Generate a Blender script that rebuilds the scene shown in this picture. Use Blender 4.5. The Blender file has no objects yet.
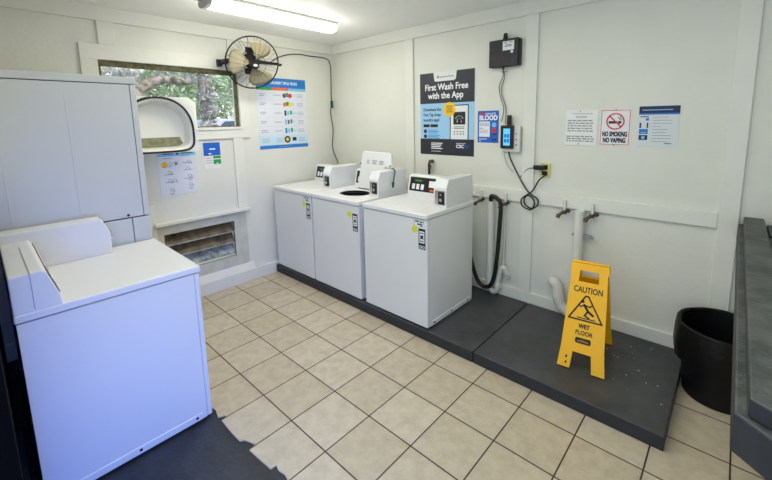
import bpy, bmesh, math, random
from mathutils import Vector, Matrix, Quaternion
R = random.Random(7)
PI = math.pi
SC = bpy.context.scene
COL = SC.collection

# ------------------------------------------------------------------ camera
cam_d = bpy.data.cameras.new('camera')
cam = bpy.data.objects.new('camera', cam_d)
COL.objects.link(cam)
rot = Matrix(((0.7466661107141851, -0.08330599162459801, 0.6599619919892317),
              (0.6649836595745989, 0.11872125083742323, -0.7373615104535709),
              (-0.016924881379972945, 0.9894267918138463, 0.14404225779691807)))
cam.matrix_world = Matrix.Translation((3.7668, -3.0238, 1.6449)) @ rot.to_4x4()
cam_d.sensor_width = 36
cam_d.lens = 378.54 / 772 * 36
cam_d.shift_x = (386 - 399.2) / 772
cam_d.shift_y = (175.78 - 240) / 772
cam_d.clip_start = 0.02
SC.camera = cam

# ------------------------------------------------------------------ world, lights, exposure
w = bpy.data.worlds.new('world'); SC.world = w; w.use_nodes = True
bg = w.node_tree.nodes['Background']
# bright sunlit garden on the window side (-x), duller shaded yard on the doorway side
WG, WY = (1.0, 1.0, 0.97), (0.60, 0.79, 1.0)
GS, YS = 1.7, 1.42
_n = w.node_tree; _tc = _n.nodes.new('ShaderNodeTexCoord'); _sx = _n.nodes.new('ShaderNodeSeparateXYZ')
_rp = _n.nodes.new('ShaderNodeValToRGB'); _mr = _n.nodes.new('ShaderNodeMapRange')
_n.links.new(_tc.outputs['Generated'], _sx.inputs[0]); _n.links.new(_sx.outputs['X'], _mr.inputs['Value'])
_mr.inputs['From Min'].default_value = -1; _mr.inputs['From Max'].default_value = 1
_n.links.new(_mr.outputs[0], _rp.inputs['Fac']); _n.links.new(_rp.outputs[0], bg.inputs[0])
_rp.color_ramp.elements[0].position = 0.15; _rp.color_ramp.elements[1].position = 0.4
_rp.color_ramp.elements[0].color = tuple(c * GS for c in WG) + (1,)
_rp.color_ramp.elements[1].color = tuple(c * YS for c in WY) + (1,)
bg.inputs[1].default_value = 1.0

def area(name, loc, target, sx, sy, power, color, spread=180):
    d = bpy.data.lights.new(name, 'AREA'); d.shape = 'RECTANGLE'; d.size = sx; d.size_y = sy
    d.energy = power; d.color = color; d.spread = math.radians(spread)
    o = bpy.data.objects.new(name, d); COL.objects.link(o); o.location = loc
    o.rotation_euler = (Vector(target) - Vector(loc)).to_track_quat('-Z', 'Y').to_euler()
    return o
area('doorway_skylight', (4.5, -3.2, 0.8), (1.6, -2.5, 0.15), 0.9, 1.0, 8.5, (0.0, 0.14, 1.0), 64)
area('ceiling_fill', (2.6, -1.75, 2.52), (2.6, -1.75, 0), 2.6, 1.4, 26, (1.0, 0.98, 0.84))  # added fill lamp under the bare ceiling, no fixture there

sd_ = bpy.data.lights.new('sun', 'SUN'); sd_.energy = 4.5; sd_.angle = 0.05; sd_.color = (1, .97, .9)
sn = bpy.data.objects.new('sun', sd_); COL.objects.link(sn); sn.rotation_euler = Vector((-.62, -.2, -.75)).to_track_quat('-Z', 'Y').to_euler()

SC.view_settings.view_transform = 'Standard'
SC.view_settings.look = 'None'
SC.view_settings.gamma = 1
SC.view_settings.exposure = -0.05
SC.view_settings.use_curve_mapping = False
SC.cycles.max_bounces = 8
SC.cycles.use_denoising = True

# ------------------------------------------------------------------ materials
def srgb(c):
    return tuple(((x / 255) / 12.92 if x / 255 <= 0.04045 else ((x / 255 + 0.055) / 1.055) ** 2.4) for x in c) + (1,)
MATS = {}
def mat(name, rgb, rough=0.5, metal=0.0, noise=0.0, nscale=8, bump=0.0, bscale=60, spec=0.5, emit=None, es=0, rgb2=None, trans=0, alpha=1):
    if name in MATS: return MATS[name]
    m = bpy.data.materials.new(name); m.use_nodes = True; MATS[name] = m
    nt = m.node_tree; b = nt.nodes['Principled BSDF']
    b.inputs['Base Color'].default_value = srgb(rgb)
    b.inputs['Roughness'].default_value = rough; b.inputs['Metallic'].default_value = metal
    b.inputs['Specular IOR Level'].default_value = spec
    if trans: b.inputs['Transmission Weight'].default_value = trans
    if alpha < 1: b.inputs['Alpha'].default_value = alpha
    if emit: b.inputs['Emission Color'].default_value = srgb(emit); b.inputs['Emission Strength'].default_value = es
    tc = nt.nodes.new('ShaderNodeTexCoord')
    if noise or rgb2:
        n = nt.nodes.new('ShaderNodeTexNoise'); n.inputs['Scale'].default_value = nscale; n.inputs['Detail'].default_value = 6
        nt.links.new(tc.outputs['Object'], n.inputs['Vector'])
        r = nt.nodes.new('ShaderNodeValToRGB')
        a = srgb(rgb); c2 = srgb(rgb2) if rgb2 else tuple(x * (1 - noise) for x in a[:3]) + (1,)
        r.color_ramp.elements[0].color = c2; r.color_ramp.elements[1].color = a
        r.color_ramp.elements[0].position = 0.35; r.color_ramp.elements[1].position = 0.62
        nt.links.new(n.outputs['Fac'], r.inputs['Fac']); nt.links.new(r.outputs['Color'], b.inputs['Base Color'])
    if bump:
        n2 = nt.nodes.new('ShaderNodeTexNoise'); n2.inputs['Scale'].default_value = bscale; n2.inputs['Detail'].default_value = 4
        nt.links.new(tc.outputs['Object'], n2.inputs['Vector'])
        bp = nt.nodes.new('ShaderNodeBump'); bp.inputs['Strength'].default_value = bump; bp.inputs['Distance'].default_value = 0.01
        nt.links.new(n2.outputs['Fac'], bp.inputs['Height']); nt.links.new(bp.outputs['Normal'], b.inputs['Normal'])
    return m

WALL = mat('wall_paint', (226, 226, 216), 0.45, noise=0.04, nscale=3, bump=0.14, bscale=35)
TRIM = mat('trim_paint', (229, 229, 220), 0.4, noise=0.03, nscale=5, bump=0.1, bscale=30)
CEIL = mat('ceiling_paint', (250, 250, 247), 0.6, noise=0.03, nscale=2, bump=0.1, bscale=25)
GAP_SHADE = mat('gap_shade_wall', (4, 4, 5), 0.9, spec=.1)  # near-black stands in for the shade of the unlit gap
DFLOOR = mat('dark_floor', (40, 45, 56), 0.5, rgb2=(27, 31, 40), nscale=9, bump=0.3, bscale=40)
PLAT = mat('platform_paint', (72, 74, 76), 0.5, rgb2=(54, 56, 58), nscale=6, bump=0.4, bscale=50)
COUNTER = mat('counter_paint', (84, 89, 88), 0.55, rgb2=(56, 61, 60), nscale=11, bump=0.6, bscale=60)
ENAMEL = mat('white_enamel', (228, 229, 230), 0.28, noise=0.015, nscale=2)
ENAMEL2 = mat('stack_enamel', (205, 208, 210), 0.35, noise=0.02, nscale=2)
DOORW = mat('door_liner', (232, 232, 222), 0.4)
BLACK = mat('black_plastic', (16, 16, 18), 0.4)
BLACKM = mat('black_matte', (12, 12, 13), 0.7)
RUBBER = mat('black_rubber', (14, 14, 15), 0.5)
BAG = mat('black_bag', (3, 3, 4), 0.45, spec=.3, bump=0.6, bscale=14)
BINM = mat('bin_plastic', (5, 6, 12), 0.5, spec=.3)
CHROME = mat('chrome', (190, 190, 190), 0.25, metal=1)
BRASS = mat('brass', (112, 104, 84), 0.4, metal=0.7, noise=0.3, nscale=40)
STEEL = mat('tub_steel', (170, 172, 172), 0.3, metal=0.6)
PVC = mat('white_pvc', (222, 222, 214), 0.35)
YELLOW = mat('sign_yellow', (255, 190, 2), 0.4)
PAPER = mat('paper_white', (232, 234, 236), 0.6)
LAM = mat('laminated_paper', (222, 226, 236), 0.35)
INK = mat('black_ink', (28, 30, 34), 0.6)
GREYINK = mat('grey_ink', (142, 146, 152), 0.6)
LGREY = mat('light_grey_print', (196, 202, 210), 0.6)
NAVY = mat('poster_navy', (40, 42, 54), 0.5)
DNAVY = mat('deep_navy', (26, 32, 80), 0.5)
SKY = mat('poster_sky', (158, 205, 240), 0.5)
BLUE = mat('print_blue', (28, 120, 200), 0.5)
RBLUE = mat('royal_blue', (20, 96, 196), 0.5)
LBLUE = mat('light_blue', (120, 190, 232), 0.5)
GREEN = mat('print_green', (30, 160, 80), 0.5)
ORANGE = mat('print_orange', (238, 110, 70), 0.5)
RED = mat('print_red', (214, 44, 50), 0.5)
PURPLE = mat('print_purple', (120, 60, 140), 0.5)
BADGE = mat('badge_yellow', (246, 196, 30), 0.5)
LIME = mat('lime_sticker', (214, 224, 30), 0.5)
WHITEINK = mat('white_ink', (240, 242, 244), 0.5)
OLIVE = mat('weathered_olive_wood', (112, 108, 66), 0.7, rgb2=(66, 64, 40), nscale=30)
GREYWOOD = mat('grey_frame_paint', (206, 206, 194), 0.6, noise=0.12, nscale=12)
SLAT = mat('brown_slat', (112, 98, 72), 0.5, rgb2=(60, 52, 38), nscale=14)
SLATG = mat('pale_slat', (158, 166, 170), 0.4, rgb2=(92, 104, 104), nscale=22)
BEIGE = mat('beige_blade', (156, 148, 120), 0.4)
TAN = mat('olive_screen', (150, 148, 108), 0.6, rgb2=(118, 118, 84), nscale=30)
PLATEY = mat('yellowed_plate', (214, 206, 120), 0.4)
SCREEN = mat('blue_screen', (90, 190, 250), 0.3, emit=(80, 180, 250), es=0.7)
LCD = mat('green_display', (60, 110, 50), 0.3, emit=(70, 140, 50), es=0.15)
REDLED = mat('orange_label', (220, 90, 40), 0.4)
DKGREEN = mat('green_plug', (20, 92, 74), 0.4)
LAMPM = mat('lamp_lens', (250, 250, 245), 0.3, emit=(255, 253, 244), es=5)
LAMPEND = mat('lamp_end', (170, 174, 172), 0.5)
BARK = mat('bark', (176, 164, 158), 0.9, rgb2=(104, 96, 78), nscale=14, bump=0.8, bscale=20)
LEAF = mat('leaf_green', (138, 176, 128), 0.6, rgb2=(84, 124, 84), nscale=3)
LEAF2 = mat('leaf_pale', (226, 220, 222), 0.6, rgb2=(164, 160, 158), nscale=3)
HEDGE = mat('hedge_leaf', (206, 220, 186), 0.7, rgb2=(128, 152, 112), nscale=2)
GRASS = mat('ground_grass', (150, 160, 130), 0.9, rgb2=(92, 96, 78), nscale=2)
CARB = mat('car_paint', (176, 184, 214), 0.25)
CARG = mat('car_glass', (60, 76, 96), 0.1)
GLASS = bpy.data.materials.new('window_glass'); GLASS.use_nodes = True
_nt = GLASS.node_tree; _nt.nodes.clear()
_o = _nt.nodes.new('ShaderNodeOutputMaterial'); _mx = _nt.nodes.new('ShaderNodeMixShader'); _mx.inputs[0].default_value = 0.06
_t = _nt.nodes.new('ShaderNodeBsdfTransparent'); _g = _nt.nodes.new('ShaderNodeBsdfGlossy'); _g.inputs['Roughness'].default_value = 0.05
_nt.links.new(_t.outputs[0], _mx.inputs[1]); _nt.links.new(_g.outputs[0], _mx.inputs[2]); _nt.links.new(_mx.outputs[0], _o.inputs[0])

def tile_mat():
    m = bpy.data.materials.new('beige_floor_tiles'); m.use_nodes = True; nt = m.node_tree; b = nt.nodes['Principled BSDF']
    tc = nt.nodes.new('ShaderNodeTexCoord'); mp = nt.nodes.new('ShaderNodeMapping')
    mp.inputs['Location'].default_value = (-0.2088 + 0.305 * 4, 1.1136 + 0.305 * 20, 0)
    nt.links.new(tc.outputs['Object'], mp.inputs['Vector'])
    br = nt.nodes.new('ShaderNodeTexBrick'); br.offset = 0; br.squash = 1
    br.inputs['Scale'].default_value = 1; br.inputs['Brick Width'].default_value = 0.305; br.inputs['Row Height'].default_value = 0.305
    br.inputs['Mortar Size'].default_value = 0.0038; br.inputs['Mortar Smooth'].default_value = 0.1
    br.inputs['Color1'].default_value = srgb((205, 194, 172)); br.inputs['Color2'].default_value = srgb((193, 180, 156))
    br.inputs['Mortar'].default_value = srgb((58, 48, 40))
    nt.links.new(mp.outputs[0], br.inputs['Vector'])
    n = nt.nodes.new('ShaderNodeTexNoise'); n.inputs['Scale'].default_value = 14; n.inputs['Detail'].default_value = 8; n.inputs['Roughness'].default_value = 0.65
    nt.links.new(tc.outputs['Object'], n.inputs['Vector'])
    r = nt.nodes.new('ShaderNodeValToRGB'); r.color_ramp.elements[0].position = 0.36; r.color_ramp.elements[1].position = 0.6
    r.color_ramp.elements[0].color = (0.80, 0.78, 0.74, 1); r.color_ramp.elements[1].color = (1, 1, 1, 1)
    nt.links.new(n.outputs['Fac'], r.inputs['Fac'])
    mx = nt.nodes.new('ShaderNodeMixRGB'); mx.blend_type = 'MULTIPLY'; mx.inputs[0].default_value = 0.8
    nt.links.new(br.outputs['Color'], mx.inputs[1]); nt.links.new(r.outputs['Color'], mx.inputs[2])
    nt.links.new(mx.outputs[0], b.inputs['Base Color'])
    b.inputs['Roughness'].default_value = 0.42
    bp = nt.nodes.new('ShaderNodeBump'); bp.inputs['Strength'].default_value = 0.5; bp.inputs['Distance'].default_value = 0.003; bp.invert = True
    nt.links.new(br.outputs['Fac'], bp.inputs['Height']); nt.links.new(bp.outputs['Normal'], b.inputs['Normal'])
    return m
TILE = tile_mat()

# ------------------------------------------------------------------ mesh helpers
class MB:
    def __init__(s): s.bm = bmesh.new(); s.mi = 0
    def _mark(s, fs):
        for f in fs: f.material_index = s.mi
    def box(s, x0, x1, y0, y1, z0, z1, M=None, skip=()):
        c = [(x, y, z) for z in (z0, z1) for y in (y0, y1) for x in (x0, x1)]
        v = [s.bm.verts.new(M @ Vector(p) if M else p) for p in c]
        F = {'-z': (0, 2, 3, 1), '+z': (4, 5, 7, 6), '-y': (0, 1, 5, 4), '+y': (2, 6, 7, 3), '-x': (0, 4, 6, 2), '+x': (1, 3, 7, 5)}
        s._mark([s.bm.faces.new([v[i] for i in q]) for k, q in F.items() if k not in skip]); return s
    def prism(s, poly, axis, a0, a1, M=None):
        def P(p, a):
            q = {'x': (a, p[0], p[1]), 'y': (p[0], a, p[1]), 'z': (p[0], p[1], a)}[axis]
            return M @ Vector(q) if M else Vector(q)
        A = [s.bm.verts.new(P(p, a0)) for p in poly]; B = [s.bm.verts.new(P(p, a1)) for p in poly]
        fs = [s.bm.faces.new(A), s.bm.faces.new(B[::-1])]; n = len(poly)
        for i in range(n): fs.append(s.bm.faces.new((A[i], B[i], B[(i + 1) % n], A[(i + 1) % n])))
        s._mark(fs); return s
    def lathe(s, prof, M=None, seg=28, closed=False):
        rings = []
        for r, z in prof:
            ring = []
            for k in range(seg):
                a = 2 * PI * k / seg; p = Vector((r * math.cos(a), r * math.sin(a), z))
                ring.append(s.bm.verts.new(M @ p if M else p))
            rings.append(ring)
        fs = []
        pairs = list(zip(rings, rings[1:])) + ([(rings[-1], rings[0])] if closed else [])
        for a, b in pairs:
            for k in range(seg): fs.append(s.bm.faces.new((a[k], a[(k + 1) % seg], b[(k + 1) % seg], b[k])))
        if not closed:
            fs.append(s.bm.faces.new(rings[0][::-1])); fs.append(s.bm.faces.new(rings[-1]))
        s._mark(fs); return s
    def cyl(s, p0, p1, r, r2=None, seg=16):
        p0, p1 = Vector(p0), Vector(p1); d = p1 - p0
        M = Matrix.Translation(p0) @ d.to_track_quat('Z', 'Y').to_matrix().to_4x4()
        return s.lathe([(r, 0), (r if r2 is None else r2, d.length)], M, seg)
    def tube(s, pts, r, seg=8, smooth=4, cap=True):
        P = [Vector(p) for p in pts]
        if smooth > 1 and len(P) > 2:
            Q = []
            for i in range(len(P) - 1):
                a = P[max(i - 1, 0)]; b = P[i]; c = P[i + 1]; d = P[min(i + 2, len(P) - 1)]
                for k in range(smooth):
                    t = k / smooth
                    Q.append(0.5 * ((2 * b) + (c - a) * t + (2 * a - 5 * b + 4 * c - d) * t * t + (-a + 3 * b - 3 * c + d) * t ** 3))
            Q.append(P[-1]); P = Q
        rings = []; T = (P[1] - P[0]).normalized(); N = T.orthogonal().normalized()
        for i, p in enumerate(P):
            t = (P[min(i + 1, len(P) - 1)] - P[max(i - 1, 0)]).normalized()
            N = (N - t * N.dot(t)).normalized(); B = t.cross(N)
            rr = r[min(i * len(r) // len(P), len(r) - 1)] if isinstance(r, (list, tuple)) else r
            rings.append([s.bm.verts.new(p + (N * math.cos(2 * PI * k / seg) + B * math.sin(2 * PI * k / seg)) * rr) for k in range(seg)])
        fs = []
        for a, b in zip(rings, rings[1:]):
            for k in range(seg): fs.append(s.bm.faces.new((a[k], a[(k + 1) % seg], b[(k + 1) % seg], b[k])))
        if cap: fs.append(s.bm.faces.new(rings[0][::-1])); fs.append(s.bm.faces.new(rings[-1]))
        s._mark(fs); return s
    def torus(s, R0, r, M=None, seg=48, ms=8):
        return s.lathe([(R0 + r * math.cos(2 * PI * k / ms), r * math.sin(2 * PI * k / ms)) for k in range(ms)], M, seg, closed=True)
    def ball(s, c, r, seg=16, sc=(1, 1, 1)):
        M = Matrix.Translation(c) @ Matrix.Diagonal((*sc, 1))
        return s.lathe([(max(r * math.sin(PI * k / 8), 1e-4), -r * math.cos(PI * k / 8)) for k in range(9)], M, seg)
    def flat(s, x0, x1, z0, z1, y, t=0.0006):      # thin printed rectangle, front toward -y
        return s.box(x0, x1, y - t, y, z0, z1)
    def disc(s, x, z, r, y, t=0.0006, seg=24, r1=None):
        poly = [(x + r * math.cos(2 * PI * k / seg), z + (r1 or r) * math.sin(2 * PI * k / seg)) for k in range(seg)]
        return s.prism(poly, 'y', y - t, y)
    def stroke(s, pts, wd, y, t=0.0006):
        for (a, b) in zip(pts, pts[1:]):
            a = Vector(a); b = Vector(b); d = (b - a).normalized(); n = Vector((-d.y, d.x)) * wd / 2; a = a - d * wd / 2 * 0.8; b = b + d * wd / 2 * 0.8
            s.prism([tuple(a + n), tuple(a - n), tuple(b - n), tuple(b + n)], 'y', y - t, y)
        return s
    def ring2(s, x, z, ro, ri, y, t=0.0006, seg=32):
        for k in range(seg):
            a, b = 2 * PI * k / seg, 2 * PI * (k + 1) / seg
            s.prism([(x + ro * math.cos(a), z + ro * math.sin(a)), (x + ro * math.cos(b), z + ro * math.sin(b)),
                     (x + ri * math.cos(b), z + ri * math.sin(b)), (x + ri * math.cos(a), z + ri * math.sin(a))], 'y', y - t, y)
        return s
    def text(s, txt, x, z, h, y, width=None, align='LEFT', bold=0.0, t=0.0006, sx=1.0, M=None):
        cu = bpy.data.curves.new('t', 'FONT'); cu.body = txt; cu.size = 1; cu.align_x = align; cu.resolution_u = 3
        ob = bpy.data.objects.new('t', cu); COL.objects.link(ob)
        dg = bpy.context.evaluated_depsgraph_get(); dg.update()
        me = bpy.data.meshes.new_from_object(ob.evaluated_get(dg))
        COL.objects.unlink(ob); bpy.data.objects.remove(ob); bpy.data.curves.remove(cu)
        xs = [v.co.x for v in me.vertices]; ys = [v.co.y for v in me.vertices]
        if not xs: return s
        k = h / 0.70
        kx = width / (max(xs) - min(xs)) if width else k * sx
        off = len(s.bm.verts)
        e = bold * k * 1.2
        for n_, (ox, oz) in enumerate([(0, 0)] if not bold else [(-e, -e), (e, -e), (-e, e), (e, e)]):
            vs = []
            for v in me.vertices:
                q = Vector((x + v.co.x * kx + ox, y - t - n_ * .00004, z + v.co.y * k + oz)); vs.append(s.bm.verts.new(M @ q if M else q))
            for p in me.polygons:
                try: f = s.bm.faces.new([vs[i] for i in p.vertices]); f.material_index = s.mi
                except ValueError: pass
        bpy.data.meshes.remove(me); return s
    def build(s, name, m, parent=None, smooth=False, bevel=0, loc=None, seg=2, norm=True):
        if norm: bmesh.ops.recalc_face_normals(s.bm, faces=s.bm.faces)
        me = bpy.data.meshes.new(name); s.bm.to_mesh(me); s.bm.free()
        for x in (m if isinstance(m, list) else [m]): me.materials.append(x)
        if smooth:
            for p in me.polygons: p.use_smooth = True
        o = bpy.data.objects.new(name, me); COL.objects.link(o)
        if parent: o.parent = parent
        if loc: o.location = loc
        if bevel:
            b = o.modifiers.new('bevel', 'BEVEL'); b.width = bevel; b.segments = seg; b.limit_method = 'ANGLE'; b.angle_limit = 0.7
            b.harden_normals = False
        if smooth:
            e = o.modifiers.new('edge', 'EDGE_SPLIT'); e.split_angle = math.radians(40)
        return o

EDGE = mat('shaded_side_paint', (44, 47, 54), 0.55, noise=.25, nscale=20)  # shade put into the colour of platform and counter sides
def shade_sides(o):
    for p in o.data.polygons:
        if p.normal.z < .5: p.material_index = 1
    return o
def tag(o, label, cat, group=None, kind=None):
    if label: o['label'] = label
    if cat: o['category'] = cat
    if group: o['group'] = group
    if kind: o['kind'] = kind
    return o
def thing(name, label, cat, loc=(0, 0, 0), rotz=0, group=None):
    o = bpy.data.objects.new(name, None); COL.objects.link(o); o.empty_display_size = 0.05
    o.location = loc; o.rotation_euler = (0, 0, rotz); return tag(o, label, cat, group)
def struct(name, mb, m, label=None, parent=None, **k):
    o = mb.build(name, m, parent, **k)
    if not parent: o['kind'] = 'structure'
    if label: o['label'] = label
    return o
HP = PI / 2

# ------------------------------------------------------------------ room shell
H = 2.556; RX = 4.75; FY = -3.35
# floor: dark base slab everywhere, tiles on top ending in a broken edge
s = MB(); s.box(-0.15, RX, FY - 1.2, 0.12, -0.12, -0.007); struct('floor', s, DFLOOR, 'dark painted concrete floor at front')
edge = [(0.0, -2.365)]
pts = [(1.58, -2.283), (1.63, -2.272), (1.70, -2.287), (1.712, -2.262), (1.729, -2.250), (1.736, -2.284), (1.85, -2.286), (1.95, -2.283), (1.965, -2.262), (2.00, -2.25), (2.032, -2.238), (2.04, -2.276), (2.13, -2.27), (2.205, -2.262), (2.222, -2.262), (2.224, -2.232), (2.26, -2.240), (2.30, -2.232), (2.335, -2.238), (2.344, -2.28), (2.345, FY - 1.2)]
poly = [(0, 0)] + [(0, -2.283)] + pts + [(RX, FY - 1.2), (RX, 0)]
s = MB(); s.prism(poly, 'z', -0.007, 0.0); struct('floor', s, TILE, 'beige square floor tiles with dark grout')
s = MB(); s.box(-0.12, RX + .1, FY - .1, 0.12, H, H + 0.1); struct('ceiling', s, CEIL, 'pale grey painted ceiling')
s = MB(); s.box(-0.12, RX, 0.0, 0.12, -0.12, H); struct('wall_back', s, WALL, 'white painted board and batten back wall')
# left wall with a window opening and a louvre opening
s = MB()
WY0, WY1, WZ0, WZ1 = -2.31, -1.21, 1.61, 2.155
VY0, VY1, VZ0, VZ1 = -1.99, -1.355, 0.30, 0.665
for (a, b, c, d) in [(FY, 0.0, H, WZ1), (FY, WY0, WZ1, WZ0), (WY1, 0.0, WZ1, WZ0), (FY, 0, WZ0, VZ1), (FY, VY0, VZ1, VZ0), (VY1, 0, VZ1, VZ0), (FY, 0, VZ0, -0.12)]:
    s.box(-0.12, 0.0, a, b, d, c)
struct('wall_left', s, WALL, 'white painted left wall with window and vent')
s = MB(); s.box(RX, RX + 0.12, FY, 0.12, -0.12, H); struct('wall_right', s, WALL)
# front wall: lower part blackened as shade behind the near washer, opening further right
s = MB(); s.box(-0.12, 2.0, FY + .2, FY + .3, -0.12, 1.3); s.mi = 1; s.box(-0.12, 2.0, FY + .2, FY + .3, 1.3, H); struct('wall_front', s, [GAP_SHADE, WALL])

def board(n, x0, x1, z0, z1, t=0.018):   # on back wall
    s = MB(); s.box(x0, x1, -t, 0.001, z0, z1); return struct('trim_%d' % n, s, TRIM, bevel=0.003)
board(1, 0.0, RX, 2.446, H, 0.022)
board(2, 1.18, 1.285, 0.17, 2.446)
board(3, 2.445, 2.547, 1.051, 2.446)
board(3, 2.445, 2.547, 0.17, 0.951)
board(4, 3.715, 3.812, 0.08, 2.446, 0.022)
board(5, 0.0, 3.715, 0.951, 1.051, 0.024)
s = MB(); s.box(0, 3.715, -0.022, 0.001, 0.0, 0.17); struct('baseboard_back', s, TRIM, bevel=0.003)
def boardl(n, y0, y1, z0, z1, t=0.018, m=None):   # on left wall
    s = MB(); s.box(-0.001, t, y0, y1, z0, z1); return struct('trim_%d' % n, s, m or TRIM, bevel=0.003)
boardl(6, FY + .3, -0.022, 2.446, H, 0.022)
boardl(7, -2.417, -1.12, 2.156, 2.272)
boardl(8, -2.292, -2.18, 2.272, 2.446)
boardl(9, -2.417, -2.31, 1.61, 2.156)
boardl(10, -1.29, -1.20, 2.272, 2.446)
boardl(11, -1.21, -1.12, 1.61, 2.156)
boardl(12, -2.417, -1.12, 1.50, 1.61, 0.02)
boardl(13, -1.30, -1.20, 0.785, 1.50)
boardl(14, FY + .3, -2.04, 0.12, 0.95, 0.012)
s = MB(); s.box(0, 0.05, FY + .3, -0.945, 0, 0.12); s.box(0, 0.05, -0.945, -.022, 0.085, 0.12); struct('baseboard_left', s, TRIM, bevel=0.004)

# window: weathered frame, pane, casing lip
wn = MB()
for (a, b, c, d) in [(WY0, WY1, 2.112, 2.155), (WY0, WY1, 1.61, 1.622), (WY0, WY0 + 0.02, 1.622, 2.112), (WY1 - 0.022, WY1, 1.622, 2.112)]:
    wn.box(-0.045, -0.012, a, b, c, d)
win = struct('window_1', wn, OLIVE, 'wide window with weathered olive frame facing trees')
s = MB(); s.box(-0.034, -0.030, WY0 + 0.02, WY1 - 0.022, 1.622, 2.112); s.build('window_pane', GLASS, win)
s = MB(); s.box(-0.02, 0.03, -2.30, -1.20, 1.585, 1.612); s.build('window_sill', TRIM, win, bevel=0.003)
# louvred vent below
vn = MB()
for (a, b, c, d) in [(-2.04, -1.225, 0.665, 0.755), (-2.04, -1.225, 0.19, 0.30), (-2.04, -1.99, 0.30, 0.665), (-1.355, -1.225, 0.30, 0.665)]:
    vn.box(-0.02, 0.010, a, b, c, d)
ven = struct('window_2', vn, GREYWOOD, 'low louvred vent opening with pale grey frame')
for k, (z, m) in enumerate([(0.60, SLAT), (0.487, SLAT), (0.375, SLATG)]):
    s = MB(); M = Matrix.Translation((-0.045, 0, z)) @ Matrix.Rotation(math.radians(-38), 4, 'Y')
    s.box(-0.004, 0.004, -1.99, -1.355, -0.058, 0.058, M); s.mi = 1
    s.box(-0.006, 0.007, -1.99, -1.355, -0.064, -0.056, M); s.build('louvre_slat', [m, SLATG], ven)
s = MB(); s.box(0, 0.055, -2.06, -1.19, 0.755, 0.785); s.build('vent_sill', TRIM, ven, bevel=0.004)
s = MB(); s.prism([(0.0, 0.19), (0.012, 0.19), (0.05, 0.12), (0.0, 0.12)], 'y', -2.04, -1.18); s.build('vent_ledge', TRIM, ven)

# ------------------------------------------------------------------ outside, seen through the window
s = MB(); s.box(-4.9, -0.13, -14, 14, -0.5, -0.35); s.prism([(-4.9, -.5), (-4.9, -.35), (-5.6, .415), (-16, .415), (-16, -.5)], 'y', -14, 14); struct('trim_15', s, GRASS, 'sunlit grass ground beyond the window')
def tree(name, x, y, h, r, lean, crown, leaf, n, seed, label, branch=None):
    rr = random.Random(seed)
    t = thing(name, label, 'tree', (x, y, -0.35), 0, None)
    s = MB(); s.tube([(0, 0, 0), (lean * .3, 0.02, h * .35), (lean * .6, -0.04, h * .7), (lean, 0, h)], [r, r * .9, r * .8, r * .6], seg=12, smooth=4)
    for a in (branch or []):
        s.tube([Vector(p) for p in a[0]], a[1], seg=10, smooth=4)
    s.build('trunk', BARK, t, smooth=True)
    s = MB()
    for (cx, cy, cz, cr) in crown:
        for k in range(n):
            d = Vector((rr.gauss(0, 1), rr.gauss(0, 1), rr.gauss(0, 1))).normalized() * cr * rr.random() ** 0.4
            p = Vector((cx, cy, cz)) + d; L = rr.uniform(0.03, 0.07) * (1.5 if x < -6 else 1)
            u = Vector((rr.gauss(0, 1), rr.gauss(0, 1), rr.gauss(0, 1))).normalized(); v = u.orthogonal().normalized()
            a = [p - u * L, p + v * L * .45, p + u * L, p - v * L * .45]
            f = s.bm.faces.new([s.bm.verts.new(q) for q in a]); f.material_index = 0
    s.build('foliage', leaf, t, norm=False)
tree('tree', -2.6, -0.48, 3.6, 0.085, 0.02, [(0.0, -.05, 2.95, .35), (.05, .55, 3.1, .4), (.02, .0, 2.45, .13), (.03, .0, 2.2, .12), (.02, 0, 1.95, .12)], LEAF2, 380, 1,
     'grey-barked tree straight outside, right half of window')
tree('tree', -3.4, -1.75, 3.8, 0.10, -0.1, [(.0, .3, 2.95, .40), (0, 1.0, 3.2, .4), (0.1, 0, 2.2, .25)], LEAF2, 700, 2,
     'tree with thick limb bending right, centre of window', branch=[([(0, 0.1, 1.9), (0.0, 0.45, 2.2), (0.0, .55, 2.5), (0.05, .85, 2.72), (0.05, 1.3, 2.72), (0, 1.7, 2.9)], [.10, .10, .085, .07, .05])])
tree('tree', -4.0, -2.75, 3.6, 0.14, 0.1, [(0, -.2, 3.0, .6), (0.2, .5, 2.6, .5)], LEAF2, 900, 3,
     'shaggy grey tree at left side of window view')
tree('tree', -9.0, 2.2, 5.0, 0.12, 0.0, [(0, 0, 3.0, 1.1), (0, -1.6, 3.4, 1.2), (0, 1.9, 3.0, 1.0), (.3, -.9, 2.3, .6)], HEDGE, 2600, 4,
     'distant green tree behind the nearer trunks, slim trunk')
tree('tree', -12.0, -2.9, 4.6, 0.14, 0.0, [(0, 0, 3.6, 1.3), (0, 1.9, 3.4, 1.2), (0, -2.0, 3.8, 1.2)], HEDGE, 2600, 5,
     'farthest pale tree behind left window side')
# parked car outside, lower right of the window
car = thing('car', 'pale blue parked car seen low through the window', 'car', (-7.2, 1.95, 0.42), 0.15)
s = MB(); s.prism([(-1.9, .3), (-1.95, .75), (-1.2, .92), (-.75, 1.35), (.7, 1.38), (1.25, .95), (1.95, .85), (2.0, .35)], 'x', -.8, .8)
s.build('body', CARB, car, bevel=0.05)
s = MB(); s.prism([(-1.02, .95), (-.66, 1.28), (-.05, 1.31), (-.05, .95)], 'x', -.81, .81); s.prism([(.03, .95), (.03, 1.31), (.62, 1.31), (1.02, .95)], 'x', -.81, .81)
s.build('window', CARG, car)
for yy in (-1.25, 1.25):
    for xx in (-.82, .62):
        s = MB(); s.cyl((xx, yy, .32), (xx + .2, yy, .32), .32, seg=20); s.build('wheel', RUBBER, car)

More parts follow.
